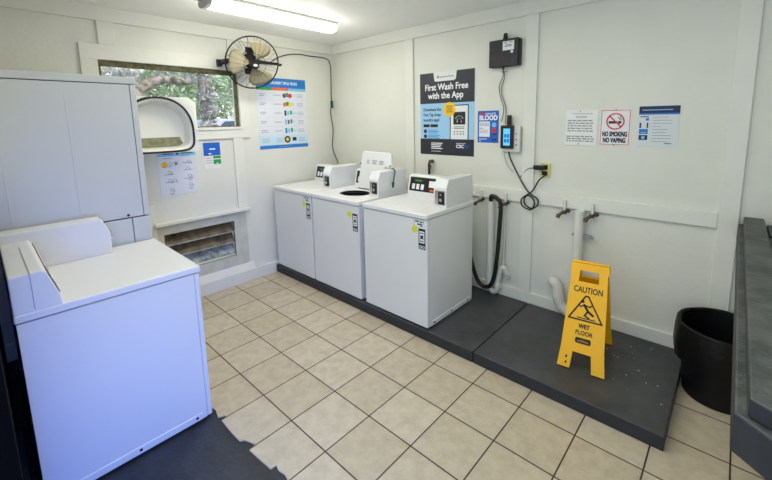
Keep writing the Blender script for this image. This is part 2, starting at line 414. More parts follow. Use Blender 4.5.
# ------------------------------------------------------------------ ceiling light
lt = thing('ceiling_light', 'long white fluorescent ceiling light above window wall', 'ceiling light', (0.83, -1.20, H), 0)
s = MB(); s.box(-0.085, 0.085, -0.60, 0.55, -0.022, 0.0); s.build('light_base', TRIM, lt, bevel=0.003)
s = MB(); s.prism([(-0.075, -0.022), (-0.085, -0.045), (-0.07, -0.07), (-0.035, -0.082), (0.035, -0.082), (0.07, -0.07), (0.085, -0.045), (0.075, -0.022)], 'y', -0.585, 0.545)
s.build('light_lens', LAMPM, lt, smooth=True)
s = MB()
s.prism([(-0.078, -0.02), (-0.09, -0.045), (-0.074, -0.074), (-0.036, -0.087), (0.036, -0.087), (0.074, -0.074), (0.09, -0.045), (0.078, -0.02)], 'y', -0.615, -0.585)
s.build('end_cap', LAMPEND, lt)
s = MB()
s.cyl((-0.02, -0.615, -0.025), (-0.02, -0.75, -0.025), 0.016); s.build('conduit', LAMPEND, lt)
ld = bpy.data.lights.new('tube_light', 'AREA'); ld.shape = 'RECTANGLE'; ld.size = 0.16; ld.size_y = 1.15; ld.energy = 6; ld.color = (1, .95, .80)
lo = bpy.data.objects.new('tube_light', ld); COL.objects.link(lo); lo.parent = lt; lo.location = (0, 0, -0.095)
for yy in (-.4, 0, .4):
    ld = bpy.data.lights.new('tube_glow', 'POINT'); ld.energy = 3.1; ld.shadow_soft_size = .05; ld.color = (1, .97, .88)
    lo = bpy.data.objects.new('tube_glow', ld); COL.objects.link(lo); lo.parent = lt; lo.location = (0, yy, -0.20)

# ------------------------------------------------------------------ platform
def platform(x0, x1, label):
    s = MB(); s.box(0, x1 - x0, -0.937, -0.024, 0.0, 0.082)
    o = shade_sides(s.build('washer_platform', [PLAT, EDGE], None, bevel=0.006, loc=(x0, 0, 0)))
    tag(o, label, 'platform', 'dark grey platform slabs along back wall')
platform(0.052, 1.268, 'left dark grey platform slab under left and middle washers')
platform(1.272, 2.54, 'middle dark grey platform slab under the right washer')
platform(2.546, 3.62, 'right dark grey platform slab carrying yellow caution sign')
# paint flecks and debris on the right slab are worn spots in its surface
s = MB()
for k in range(26):
    x = R.uniform(3.2, 3.58); y = R.uniform(-0.72, -0.12); q = R.uniform(.002, .006)
    s.box(x, x + q * R.uniform(1, 2.2), y, y + q, 0.0, 0.0012)
o = s.build('lint_specks', LGREY, None, loc=(0, 0, 0.082)); tag(o, 'scattered pale lint specks on platform right of sign', 'lint', kind='stuff')

# ------------------------------------------------------------------ washers
def annulus_top(s, w, d, z0, z1, cx, cy, rx, ry, seg=48):
    def outer(a):
        c, q = math.cos(a), math.sin(a); k = 1e9
        if c > 1e-6: k = min(k, (w / 2 - cx) / c)
        if c < -1e-6: k = min(k, (-w / 2 - cx) / c)
        if q > 1e-6: k = min(k, (d / 2 - cy) / q)
        if q < -1e-6: k = min(k, (-d / 2 - cy) / q)
        return (cx + c * k, cy + q * k)
    angs = [2 * PI * k / seg for k in range(seg)] + [math.atan2(sy * d / 2 - cy, sx * w / 2 - cx) % (2 * PI) for sx in (-1, 1) for sy in (-1, 1)]
    angs = sorted(angs); n = len(angs)
    O1 = [s.bm.verts.new((*outer(a), z1)) for a in angs]; O0 = [s.bm.verts.new((*outer(a), z0)) for a in angs]
    I1 = [s.bm.verts.new((cx + rx * math.cos(a), cy + ry * math.sin(a), z1)) for a in angs]
    I0 = [s.bm.verts.new((cx + rx * math.cos(a), cy + ry * math.sin(a), z0)) for a in angs]
    for i in range(n):
        j = (i + 1) % n
        for q in ((I1[i], I1[j], O1[j], O1[i]), (O1[i], O1[j], O0[j], O0[i]), (I1[j], I1[i], I0[i], I0[j]), (I0[i], I0[j], O0[j], O0[i])):
            s.bm.faces.new(q)

def washer(label, x, y, z, wd, d, h, rotz=0, lid='closed', stickers=True, top_label=True, group='top load washers', ch=.19, hb=.222, cd=0, ck=.065):
    t = thing('washing_machine', label, 'washing machine', (x, y, z), rotz, group)
    W, D = wd / 2, d / 2; zt = h - 0.036
    s = MB(); s.box(-W + .006, W - .006, -D + .036, D - .006, 0.012, zt - 0.003, skip=('+z',)); s.build('cabinet', ENAMEL, t)
    s = MB(); s.box(-W + .005, W - .005, -D + .008, -D + .034, 0.012, zt - 0.004); s.build('front_panel', ENAMEL, t, bevel=0.006)
    for sx in (-1, 1):
        s = MB(); s.box(sx * (W - .005) - .004, sx * (W - .005) + .004, -D + .06, D - .03, 0.012, 0.05); s.build('bottom_lip', ENAMEL, t, bevel=0.003)
    for (px, py) in ((W, -D + .09), (W, 0.0), (W, D - .08), (-W + .001, -D + .09), (-W + .001, 0.0), (-W + .001, D - .08)):
        s = MB(); s.cyl((px - .003, py, .034), (px + .002, py, .034), .007, seg=10); s.build('screw', BLACK, t)
    for px in (-W + .06, W - .06):
        for py in (-D + .07, D - .06):
            s = MB(); s.cyl((px, py, 0), (px, py, .014), .022, seg=12); s.build('foot', BLACK, t)
    s = MB()
    lx0, lx1, ly0, ly1 = -W + .10, W - .13, -D + .10, D - .20
    if lid == 'open':
        annulus_top(s, wd, d, zt, h, -0.005, -0.045, 0.165, 0.135)
    else:
        s.box(-W, W, -D, D, zt, h)
    s.build('top_deck', ENAMEL, t, bevel=0.007, seg=3)
    cx0_ = -W + .075 if lid != 'none' else -W + .004
    if lid == 'open':
        s = MB(); M = Matrix.Translation((-0.005, -0.045, 0)) @ Matrix.Diagonal((1, .82, 1, 1))
        s.lathe([(.166, h - .004), (.166, h - .05), (.150, h - .05), (.150, h - .004)], M, 40, closed=True); s.build('tub_rim', BLACK, t, smooth=True)
        s = MB(); s.lathe([(.149, h - .02), (.20, h - .12), (.20, h - .4), (.05, h - .42)], M, 40); s.bm.faces.ensure_lookup_table()
        bmesh.ops.delete(s.bm, geom=[f for f in s.bm.faces if len(f.verts) > 4 and f.calc_center_median().z > h - .1], context='FACES')
        s.build('tub', STEEL, t, smooth=True, norm=False)
        s = MB(); M = Matrix.Translation((0.0, D - .175, h + .004)) @ Matrix.Rotation(math.radians(-6), 4, 'X')
        s.prism([(-.175, 0), (.195, 0), (.195, .236), (.285, .236), (.270, .35), (.25, .375), (-.105, .375), (-.128, .35)], 'y', -.012, .012, M)
        o = s.build('lid', ENAMEL, t, bevel=0.008, seg=3)
        s = MB(); s.mi = 0
        for k, xx in enumerate((-.05, .025, .12)):
            s.box(xx, xx + (.035, .065, .055)[k], -.0135, -.012, .285, .292, M); s.box(xx, xx + (.03, .05, .06)[k], -.0135, -.012, .27, .277, M)
            s.box(xx, xx + (.035, .06, .05)[k], -.0135, -.012, .255, .262, M)
        s.build('lid_print', GREYINK, o)
        s = MB()
        for sx in (-.142, .265): s.cyl(M @ Vector((sx, -.014, .25)), M @ Vector((sx, -.005, .25)), .008, seg=10)
        s.build('lid_bumper', BLACK, o)
        s = MB(); s.box(-.16, .18, -.015, .012, -.004, .004, M); s.build('lid_hinge', BLACK, o)
    elif lid == 'none':
        s = MB(); s.box(cx0_ + .0, cx0_ + .5, D - .068, D - .066, h + ch - .001, h + ch + .0012); s.box(cx0_ - .001, cx0_ + .002, D - .068, D - .066, h + .01, h + ch); s.build('console_seam', GREYINK, t)
    else:
        s = MB(); s.box(lx0, lx1, ly0, ly1, h - .001, h + .0035); s.build('lid', ENAMEL, t, bevel=0.003)
    # console across the back
    cx1 = W - .12; cx0 = cx0_
    s = MB(); prof = [(D - .002, h - .002), (D - .002, h + ch - .005), (D - .10 - cd, h + ch), (D - .112 - cd, h + ch - .012), (D - .145 - cd, h + .045), (D - .150 - cd, h - .002)]
    s.prism(prof, 'x', cx0, cx1); s.build('console', ENAMEL, t, bevel=0.005)
    a = Vector((0, D - .146 - cd, h + .042)); b = Vector((0, D - .1125 - cd, h + ch - .015)); u = (b - a).normalized(); n = Vector((0, -u.z, u.y)) if u.z > 0 else None
    M = Matrix.Translation(a) @ Matrix(((1, 0, 0), (0, u.z, u.y), (0, -u.y, u.z))).to_4x4()
    # local: x along console, z up the slope, -y out
    L = (b - a).length
    s = MB(); s.box(cx0 + .02, cx1 - .006, -.003, .001, .006, L - .006, M); cp = s.build('control_panel', BLACK, t)
    s = MB(); s.box(cx0 + .075, cx0 + .155, -.0042, -.002, L - .045, L - .028, M); s.build('display', LCD, cp)
    for k in range(3):
        s = MB(); s.box(cx0 + .05 + k * .05, cx0 + .082 + k * .05, -.007, -.002, .022, .07, M); s.build('button', PAPER, cp, bevel=0.002)
    s = MB(); s.box(cx0 + .235, cx1 - .01, -.0045, -.002, .05, L - .03, M); s.build('instruction_card', PAPER, cp)
    s = MB(); s.box(cx0 + .25, cx1 - .05, -.0045, -.002, .012, .034, M); s.build('price_card', REDLED, cp)
    # coin box at the right
    bx0, bx1 = W - .128, W - .008; fy = -D + .255
    s = MB(); s.prism([(D - .003, h - .002), (D - .003, h + hb), (fy + .035, h + hb), (fy, h + hb - ck), (fy, h - .002)], 'x', bx0, bx1)
    cb = s.build('coin_box', ENAMEL, t, bevel=0.005)
    s = MB(); s.box(bx0 + .012, bx1 - .012, fy - .003, fy + .002, h + .022, h + .135); s.build('coin_slide_plate', CHROME, cb, bevel=0.003)
    s = MB(); s.box(bx1 - .072, bx1 - .018, fy - .007, fy - .001, h + .028, h + .125); s.build('coin_slot', BLACK, cb)
    s = MB(); s.cyl((bx1 - .045, fy - .016, h + .065), (bx1 - .045, fy - .004, h + .065), .014); s.cyl((bx1 - .045, fy - .012, h + .105), (bx1 - .045, fy - .004, h + .105), .008)
    s.build('coin_lock', CHROME, cb, smooth=True)
    if stickers:
        y = -D + .0075; zz = h - .11
        s = MB(); s.flat(W - .083, W - .02, zz - .155, zz, y, .001); st = s.build('warning_sticker', INK, t)
        s = MB(); s.flat(W - .075, W - .028, zz - .108, zz - .018, y - .001); s.build('sticker_print', PAPER, st)
        s = MB()
        for q in range(4): s.flat(W - .070, W - .034, zz - .036 - q * .02, zz - .030 - q * .02, y - .0018)
        s.disc(W - .052, zz - .062, .012, y - .0018); s.build('sticker_ink', INK, st)
        s = MB(); s.ring2(W - .064, zz - .138, .012, .007, y - .001, seg=14); s.ring2(W - .038, zz - .138, .012, .007, y - .001, seg=14); s.build('sticker_print', PAPER, st)
        s = MB(); s.disc(W - .12, zz - .012, .026, y, .001); s.build('lime_dot', LIME, t)
        if top_label:
            s = MB(); s.flat(W - .125, W - .035, h - .098, h - .046, y, .0006); st = s.build('corner_label', PAPER, t)
            s = MB()
            for (a0, a1, b0, b1) in [(.012, .045, .008, .018), (.055, .08, .01, .02), (.03, .075, .028, .038), (.06, .08, .04, .047), (0, .09, 0, .002), (0, .002, 0, .05), (.088, .09, 0, .03)]:
                s.flat(W - .125 + a0, W - .125 + a1, h - .046 - b1, h - .046 - b0, y - .0006)
            s.build('sticker_ink', INK, st)
    return t
yb, yf = -0.285, -0.930; D_ = yb - yf; ym = (yb + yf) / 2; ZP = 0.082
washer('left closed white washer in back row beside wall', (0.055 + 0.735) / 2, ym, ZP, 0.68, D_, 0.888)
washer('middle white washer in back row with raised lid', (0.745 + 1.42) / 2, ym, ZP, 0.675, D_, 0.888, lid='open', top_label=False)
washer('right white washer in back row, nearest yellow sign', (1.472 + 2.15) / 2, ym, ZP, 0.68, D_, 0.888)
washer('large near white washer turned away in front of stack', (0.885 + 1.655) / 2, (-3.003 - 2.288) / 2, -0.007, 0.77, 0.715, 0.896, rotz=PI, stickers=False, group=None, lid='none', ch=.165, hb=.212, cd=.006, ck=.085)

# ------------------------------------------------------------------ stacked dryer at left
sd = thing('stacked_dryer', 'tall two-tier white dryer stack at left with upper door open', 'dryer', (0.52, -2.67, -0.007))
W, D = .35, .375
s = MB(); s.box(-W, W, -D + .05, D - .102, 0.0, 1.055); s.build('lower_cabinet', ENAMEL2, sd, bevel=0.004)
s = MB(); s.box(-W, W, D - .098, D, 0.02, 1.055); s.build('lower_front', ENAMEL2, sd, bevel=0.006)
s = MB(); s.box(-W, W, -D + .05, D - .035, 1.062, 1.905); s.build('upper_cabinet', ENAMEL2, sd, bevel=0.004)
for z0, z1 in ((1.062, 1.905),):
    s = MB()
    for (a, b, c, d) in [(-W, W, 1.062, 1.12), (-W, W, 1.86, 1.905), (-W, -.27, 1.12, 1.86), (.27, W, 1.12, 1.86), (-.27, .27, 1.12, 1.41)]:
        s.box(a, b, D - .032, D, c, d)
    s.build('upper_front', ENAMEL2, sd, bevel=0.003)
s = MB(); s.box(-W - .004, W + .004, -D + .045, D + .004, 1.909, 1.952); s.build('top_cover', ENAMEL2, sd, bevel=0.006)
s = MB(); s.box(W - .002, W + .002, -D + .1, D - .13, 1.066, 1.088); s.build('side_lip', ENAMEL2, sd)
s = MB(); s.cyl((W - .001, D - .12, 1.078), (W + .006, D - .12, 1.078), .008, seg=10); s.build('screw', BLACK, sd)
# faint pressed ridges on the side
for yy in (-.27, .02):
    s = MB(); s.box(W - .001, W + .0018, D - .075 + yy - .30, D - .075 + yy - .292, 1.13, 1.84); s.build('panel_crease', ENAMEL2, sd, bevel=0.0008)
s = MB()
for k in range(5): s.box(-.2, -.1, D - .001, D + .001, 1.02 - k * .02, 1.03 - k * .02)
s.build('lower_door_grille', GREYINK, sd)
# open door, swung out 90 degrees on its left hinge; local x is depth away from dryer front
dr = bpy.data.objects.new('open_door', None); COL.objects.link(dr); dr.parent = sd; dr.location = (-.255, D + .012, 1.42); dr.rotation_euler = (0, 0, HP)
def dshape(w, z0, z1, n=18, e=2.6):
    P = []
    cx = 0.275
    zc = z0 + (z1 - z0) * .36
    for k in range(n * 2):
        a = 2 * PI * k / (n * 2); c, q = math.cos(a), math.sin(a)
        rx = w / 2; rz = (z1 - zc) if q >= 0 else (zc - z0)
        ee = 2.2 if q >= 0 else 5.0
        k2 = 1 / ((abs(c) ** ee + abs(q) ** ee) ** (1 / ee))
        P.append((cx + rx * c * k2, zc + rz * q * k2))
    return P
def loft(s, loops):
    V = [[s.bm.verts.new((p[0], y, p[1])) for p in P] for P, y in loops]
    for a, b in zip(V, V[1:]):
        n = len(a)
        for i in range(n): s.bm.faces.new((a[i], a[(i + 1) % n], b[(i + 1) % n], b[i]))
    return V
s = MB()
O = []
ins = dshape(.50, .012, .446)
for p in ins:      # project outward to door's rectangle
    d = Vector((p[0] - .275, p[1] - .226)); k = min((.29 / abs(d.x)) if abs(d.x) > 1e-6 else 9e9, (.230 / abs(d.y)) if abs(d.y) > 1e-6 else 9e9)
    O.append((.275 + d.x * k, .226 + d.y * k))
V = loft(s, [(O, 0.035), (O, 0.0), (ins, 0.0), (dshape(.46, .03, .424), 0.014), (dshape(.43, .045, .405), 0.10), (dshape(.40, .055, .39), 0.105)])
s.bm.faces.new(V[-1]); 
Mx = None
dd = s.build('door_shell', DOORW, dr, smooth=True, norm=True)
s = MB(); g = dshape(.505, .010, .450, n=30)
s.tube([(p[0], -.006, p[1]) for p in g] + [(g[0][0], -.006, g[0][1])], .0085, seg=8, smooth=1); s.build('door_gasket', RUBBER, dr, smooth=True)
s = MB(); s.prism([(.085, .050), (.475, .050), (.448, .125), (.10, .125)], 'y', .094, .10); s.mi = 0
s.build('lint_screen', TAN, dr)
s = MB(); s.box(-.015, .01, .0, .03, .1, .2); s.box(-.015, .01, .0, .03, .3, .4); s.build('door_hinge', CHROME, dr)

# dark duct behind the near washer
s = MB()
P = [(0.30 + .010 * k, -0.0, 0.10 + .0 * k) for k in range(2)]
M0 = []
prof = []
for k in range(46):
    prof.append((.052 if k % 2 else .045, k * .016))
s.lathe(prof, Matrix.Translation((1.05, -3.085, 0.065)) @ Matrix.Rotation(HP, 4, 'Y'), 16)
o = s.build('dryer_duct', mat('foil_duct', (120, 120, 118), 0.4, metal=0.5), None); tag(o, 'dark ribbed duct on floor behind near white washer', 'duct')

# ------------------------------------------------------------------ fan on the left wall
fc = Vector((.26, -1.168, 2.212)); fd = Vector((.91, -.2, -.35)).normalized()
side = Vector((0, 0, 1)).cross(fd).normalized(); up = fd.cross(side)
FM = Matrix((side, up, fd)).transposed().to_4x4()      # local z = facing direction
fan = thing('wall_fan', 'black caged wall fan with beige blades beside window', 'fan', tuple(fc))
rf = .243
s = MB(); s.torus(rf, .0065, FM, 56, 8); s.build('guard_ring', BLACK, fan, smooth=True)
s = MB()
for k in range(24):
    a = 2 * PI * k / 24; c, q = math.cos(a), math.sin(a)
    s.tube([FM @ Vector((c * r_, q * r_, z_)) for r_, z_ in ((.045, .085), (.12, .08), (.20, .045), (rf, .0))], .0013, seg=5, smooth=2)
for k in range(16):
    a = 2 * PI * (k + .5) / 16; c, q = math.cos(a), math.sin(a)
    s.tube([FM @ Vector((c * r_, q * r_, z_)) for r_, z_ in ((.06, -.10), (.14, -.085), (.21, -.045), (rf, .0))], .0013, seg=5, smooth=2)
for r_, z_ in ((.10, .082),): s.torus(r_, .0016, FM @ Matrix.Translation((0, 0, z_)), 40, 6)
s.torus(.085, .003, FM @ Matrix.Translation((0, 0, -.10)), 32, 6)
s.build('guard_wires', BLACK, fan)
for k in range(3):
    s = MB(); a0 = math.radians((56, 166, 286)[k])
    n1, n2 = 8, 7; grid = []
    for i in range(n1):
        r_ = .035 + (.218 - .035) * i / (n1 - 1); wdt = .30 + .64 * math.sin(min(1, i / (n1 - 2)) * PI * .62)
        if i == n1 - 1: wdt *= .72
        row = []
        for j in range(n2):
            t_ = j / (n2 - 1) - .5; a = a0 + t_ * wdt * 1.35 + .25 * (i / (n1 - 1))
            row.append(s.bm.verts.new(FM @ Vector((r_ * math.cos(a), r_ * math.sin(a), .02 + t_ * .06))))
        grid.append(row)
    for i in range(n1 - 1):
        for j in range(n2 - 1): s.bm.faces.new((grid[i][j], grid[i + 1][j], grid[i + 1][j + 1], grid[i][j + 1]))
    o = s.build('blade', BEIGE, fan, smooth=True); md = o.modifiers.new('thick', 'SOLIDIFY'); md.thickness = .003
s = MB(); s.lathe([(.02, .092), (.038, .088), (.042, .075), (.042, .01), (.03, 0)], FM, 24); hb_ = s.build('hub', BLACK, fan, smooth=True)
s = MB(); s.lathe([(.001, .0935), (.016, .0932), (.016, .091), (.001, .0905)], FM @ Matrix.Diagonal((1.3, .8, 1, 1)), 20); s.build('hub_badge', LGREY, hb_)
s = MB(); s.lathe([(.03, -.02), (.065, -.03), (.07, -.11), (.05, -.135)], FM, 24); s.build('motor', BLACKM, fan, smooth=True)
s = MB(); 
for sg in (-1, 1):
    s = MB(); s.box(-.045, .045, sg * .10 - .024, sg * .10 + .024, -.11, -.05, FM); s.build('motor_bracket', BLACKM, fan, bevel=.004)
s = MB(); s.tube([FM @ Vector(p) for p in ((-rf - .018, 0, 0), (-rf - .01, -.005, -.05), (-.12, -.01, -.15), (.0, -.01, -.16), (.12, -.01, -.15), (rf + .01, -.005, -.05), (rf + .018, 0, 0))], .010, seg=8)
s.build('yoke', BLACK, fan, smooth=True)
s = MB(); s.box(.03, rf + .01, -.012, .012, -.035, -.025, FM); s.build('cross_bar', BLACK, fan)
for sg in (-1, 1):
    s = MB(); s.cyl(FM @ Vector((sg * (rf + .002), 0, 0)), FM @ Vector((sg * (rf + .034), 0, 0)), .014, .011, 12); s.build('knob', BLACK, fan, smooth=True)
s = MB(); wb = Vector((0.018, -1.385, 2.215))
s.box(wb.x - fc.x, wb.x - fc.x + .03, wb.y - fc.y - .022, wb.y - fc.y + .022, wb.z - fc.z - .032, wb.z - fc.z + .032); s.build('wall_plate', BLACK, fan, bevel=.004)
s = MB(); s.tube([wb - fc + Vector((.03, 0, 0)), wb - fc + Vector((.06, .04, 0)), FM @ Vector((-.12, -.01, -.16)), FM @ Vector((-.02, -.01, -.16))], .013, seg=8); s.build('bracket_arm', BLACK, fan, smooth=True)
# fan cord along the wall
s = MB(); o0 = fc
pp = [(.23, -.955, 2.245), (.15, -.86, 2.295), (.06, -.72, 2.35), (.025, -.60, 2.385), (.022, -.47, 2.40), (.022, -.34, 2.395), (.022, -.13, 2.395), (.022, -.06, 2.345), (.022, -.05, 2.2), (.022, -.058, 1.95), (.022, -.056, 1.86), (.022, -.078, 1.76), (.022, -.05, 1.55), (.022, -.07, 1.36), (.04, -.06, 1.25), (.085, -.055, 1.175), (.11, -.06, 1.13)]
s.tube([Vector(p) - o0 for p in pp], .0055, seg=6); cord = s.build('power_cord', BLACK, fan, smooth=True)
s = MB(); s.box(.015 - fc.x, .04 - fc.x, -.07 - fc.y, -.044 - fc.y, 1.81 - fc.z, 1.90 - fc.z); s.build('inline_plug', DKGREEN, cord, bevel=.005)

# ------------------------------------------------------------------ printed things. local x right, z up, -y out of the wall
def sheet(name, label, cat, wall, u0, u1, z0, z1, m, tilt=0, depth=.0015, group=None, base=.0):
    wdt, hgt = u1 - u0, z1 - z0
    if wall == 'back': t = thing(name, label, cat, (u0, -base, z0), 0, group)
    else: t = thing(name, label, cat, (base, u0, z0), HP, group)
    if tilt: t.rotation_euler = (0, tilt, t.rotation_euler[2])
    s = MB(); s.box(0, wdt, -depth - .001, -.0005, 0, hgt); s.build('sheet', m, t)
    return t, wdt, hgt, -depth - .001
# app poster
t, w_, h_, y = sheet('poster', 'large navy and sky-blue poster advertising a free first wash', 'poster', 'back', 1.363, 1.981, 1.308, 2.094, SKY)
s = MB(); s.flat(0, w_, h_ - .29, h_, y); s.build('header_band', NAVY, t)
s = MB(); s.flat(0, w_, 0, .155, y); s.build('footer_band', DNAVY if False else NAVY, t)
s = MB(); s.prism([(.165, h_), (.175, h_ - .075), (.19, h_ - .085), (.40, h_ - .085), (.42, h_ - .075), (.43, h_)], 'y', y - .0012, y - .0006); s.build('header_tab', PAPER, t)
y2 = y - .0012
s = MB(); s.text('First Wash Free', .06, h_ - .165, .058, y, width=.485, bold=.018, t=.0014); s.text('with the App', .10, h_ - .245, .058, y, width=.40, bold=.018, t=.0014); s.build('headline_lettering', WHITEINK, t)
s = MB(); s.text('Download the', .04, .425, .028, y, width=.21, bold=.02, t=.001); s.text('One Tap Away', .04, .375, .028, y, width=.21, bold=.02, t=.001); s.text('laundry app!', .04, .325, .028, y, width=.19, bold=.02, t=.001)
s.build('body_lettering', NAVY, t)
s = MB(); s.flat(.04, .115, .268, .296, y); s.flat(.125, .215, .268, .296, y); s.build('store_buttons', INK, t)
s = MB()
for q in range(3): s.flat(.095, .21 + .02 * (q % 2), .236 - q * .014, .242 - q * .014, y); s.flat(.095, .24 - .02 * (q % 2), .186 - q * .014, .192 - q * .014, y)
s.build('fine_print', BLUE, t)
s = MB(); s.disc(.062, .228, .02, y); s.disc(.062, .178, .02, y); s.build('bullet_icon', NAVY, t)
s = MB(); s.flat(.355, .56, .155, .475, y, .0006); s.build('phone_frame', NAVY, t)
s = MB(); s.flat(.365, .55, .155, .465, y - .0006, .0006); ph = s.build('phone_screen', PAPER, t)
s = MB(); s.flat(.395, .525, .292, .408, y - .0012, .0006); s.build('app_icon', INK, t)
s = MB(); arc = lambda r_, a0, a1, n=10: [(.46 + r_ * math.cos(math.radians(a0 + (a1 - a0) * k / n)), .328 + r_ * math.sin(math.radians(a0 + (a1 - a0) * k / n))) for k in range(n + 1)]
s.stroke(arc(.044, 30, 150), .009, y - .0018); s.stroke([(.437, .315)] + arc(.021, 0, 180)[::-1] + [(.483, .315)], .009, y - .0018); s.build('app_symbol', WHITEINK, t)
s = MB()
for q in range(2): s.flat(.40, .515, .268 - q * .014, .273 - q * .014, y - .0012)
for q in range(2):
    for r_ in range(4): s.flat(.40 + r_ * .032, .415 + r_ * .032, .222 - q * .022, .230 - q * .022, y - .0012)
s.build('phone_print', INK, t)
s = MB(); s.disc(.35, .435, .068, y - .0012, .0008); s.build('yellow_badge', BADGE, t)
s = MB()
for q in range(4): s.flat(.315, .385, .462 - q * .018, .468 - q * .018, y - .002)
s.build('badge_print', INK, t)
s = MB()
for q in range(4): s.flat(.135, .27 - .012 * (q % 3), .108 - q * .017, .117 - q * .017, y - .0006)
s.flat(.135, .25, .032, .036, y - .0006); s.text('CSC', .425, .075, .03, y, width=.085, bold=.03, t=.0013); s.flat(.425, .53, .115, .119, y - .0006)
s.text('Laundromatic', .19, h_ - .052, .02, y, width=.01, t=.0001) if False else None
s.build('footer_lettering', WHITEINK, t)
s = MB(); s.stroke([(.53, .10), (.53, .085), (.545, .075), (.56, .085), (.56, .10)], .012, y - .0006); s.build('logo_mark', BLUE, t)
s = MB(); s.stroke([(.215 + .018 * k, h_ - .05 + .008 * (k % 2)) for k in range(11)], .005, y - .0012); s.stroke([(.205, h_ - .055), (.215, h_ - .03), (.225, h_ - .055)], .005, y - .0012); s.build('tab_script', INK, t)
# blood flyer
t, w_, h_, y = sheet('flyer', 'small blue flyer reading BLOOD between poster and card reader', 'flyer', 'back', 2.017, 2.22, 1.44, 1.717, RBLUE)
s = MB(); s.text('BLOOD', .015, h_ - .08, .04, y, width=.172, bold=.03); s.text('DONATE', .075, h_ - .035, .018, y, width=.10, bold=.01); s.build('lettering', WHITEINK, t)
s = MB(); s.flat(.015, .12, .05, .185, y); s.build('text_panel', PAPER, t)
s = MB()
for q in range(3): s.flat(.022, .112, .168 - q * .011, .172 - q * .011, y - .0006)
s.flat(.022, .055, .122, .128, y - .0006)
for q in range(3): s.flat(.022, .10, .108 - q * .011, .111 - q * .011, y - .0006)
s.build('fine_print', GREYINK, t)
s = MB(); s.disc(.16, .155, .022, y); s.build('blue_badge', LBLUE, t)
s = MB(); s.disc(.16, .105, .022, y); s.flat(.028, .07, h_ - .04, h_ - .018, y); s.build('red_badge', RED, t)
s = MB(); s.flat(.14, .185, .068, .078, y); s.flat(.14, .155, .02, .035, y); s.flat(.165, .185, .02, .035, y); s.build('dark_print', INK, t)
s = MB(); s.flat(.015, .09, .028, .034, y); s.flat(.015, .035, .012, .017, y); s.build('white_print', WHITEINK, t)
# typed notice
t, w_, h_, y = sheet('notice', 'plain white typed notice, leftmost of three small notices', 'notice', 'back', 2.775, 2.998, 1.44, 1.702, mat('typed_sheet', (236, 236, 234), .6), tilt=.012, depth=.004)
s = MB(); rr = random.Random(5)
s.flat(.045, .185, h_ - .03, h_ - .026, y); s.flat(.07, .15, h_ - .055, h_ - .048, y)
for q in range(5):
    x = .015
    while x < .185:
        l = rr.uniform(.012, .035); s.flat(x, min(x + l, .195), h_ - .083 - q * .019, h_ - .074 - q * .019, y, .0005); x += l + .006
for q in range(3):
    x = .01
    while x < .19:
        l = rr.uniform(.012, .035); s.flat(x, min(x + l, .205), h_ - .20 - q * .017, h_ - .191 - q * .017, y, .0005); x += l + .006
s.build('typed_lines', GREYINK, t)
s = MB(); s.cyl((.1, y, h_ - .01), (.1, y - .004, h_ - .01), .004, seg=8); s.cyl((.1, y, .012), (.1, y - .004, .012), .004, seg=8); s.build('pin', INK, t)
# no smoking
t, w_, h_, y = sheet('no_smoking_sign', 'white sign with red ring reading NO SMOKING NO VAPING', 'sign', 'back', 3.014, 3.208, 1.445, 1.70, PAPER, tilt=.01, depth=.002)
s = MB()
for (a, b, c, d) in [(.006, w_ - .006, h_ - .01, h_ - .006), (.006, w_ - .006, .006, .01), (.006, .01, .006, h_ - .006), (w_ - .01, w_ - .006, .006, h_ - .006)]: s.flat(a, b, c, d, y)
s.build('border', RED, t)
s = MB(); s.text('NO SMOKING', .018, .066, .032, y, width=.155, bold=.03); s.text('NO VAPING', .025, .022, .032, y, width=.14, bold=.03); s.build('lettering', INK, t)
s = MB(); s.flat(.055, .11, .155, .172, y); s.flat(.114, .135, .155, .172, y); s.stroke([(.128, .178), (.122, .19), (.112, .2)], .004, y); s.stroke([(.138, .178), (.134, .19), (.124, .205)], .004, y); s.build('cigarette_symbol', INK, t)
s = MB(); s.ring2(w_ / 2, .17, .058, .049, y - .0006); s.stroke([(w_ / 2 - .038, .208), (w_ / 2 + .038, .132)], .009, y - .0006); s.build('prohibition_ring', RED, t)
s = MB(); s.cyl((w_ / 2, y, h_ - .004), (w_ / 2, y - .003, h_ - .004), .004, seg=8); s.cyl((w_ / 2, y, .004), (w_ / 2, y - .003, .004), .004, seg=8); s.build('pin', INK, t)
# app steps notice
t, w_, h_, y = sheet('notice', 'notice with dark blue header band, rightmost of three small notices', 'notice', 'back', 3.25, 3.478, 1.443, 1.712, mat('pale_sheet', (216, 222, 226), .6))
s = MB(); s.flat(0.003, w_, h_ - .046, h_, y); s.build('header_band', DNAVY, t)
s = MB(); s.flat(0.003, w_, h_ - .056, h_ - .046, y); s.flat(.01, .06, .085, .118, y); s.flat(.045, .062, h_ - .095, h_ - .078, y); s.build('blue_print', BLUE, t)
s = MB(); s.flat(.01, .06, .045, .078, y); s.flat(.01, .02, .125, .16, y); s.flat(.052, .06, .125, .16, y); s.flat(.012, .06, h_ - .072, h_ - .066, y); s.build('navy_print', DNAVY, t)
s = MB(); s.disc(.035, .061, .011, y - .0006); s.flat(.02, .19, h_ - .028, h_ - .022, y - .0006); s.flat(.02, .05, .092, .098, y - .0006); s.build('white_print', LBLUE, t)
s = MB()
for q in range(9):
    s.flat(.085, R.choice([.13, .17, .19, .16]), h_ - .075 - q * .02, h_ - .072 - q * .02, y, .0005)
s.flat(.155, .195, .02, .028, y); s.build('fine_print', GREYINK, t)
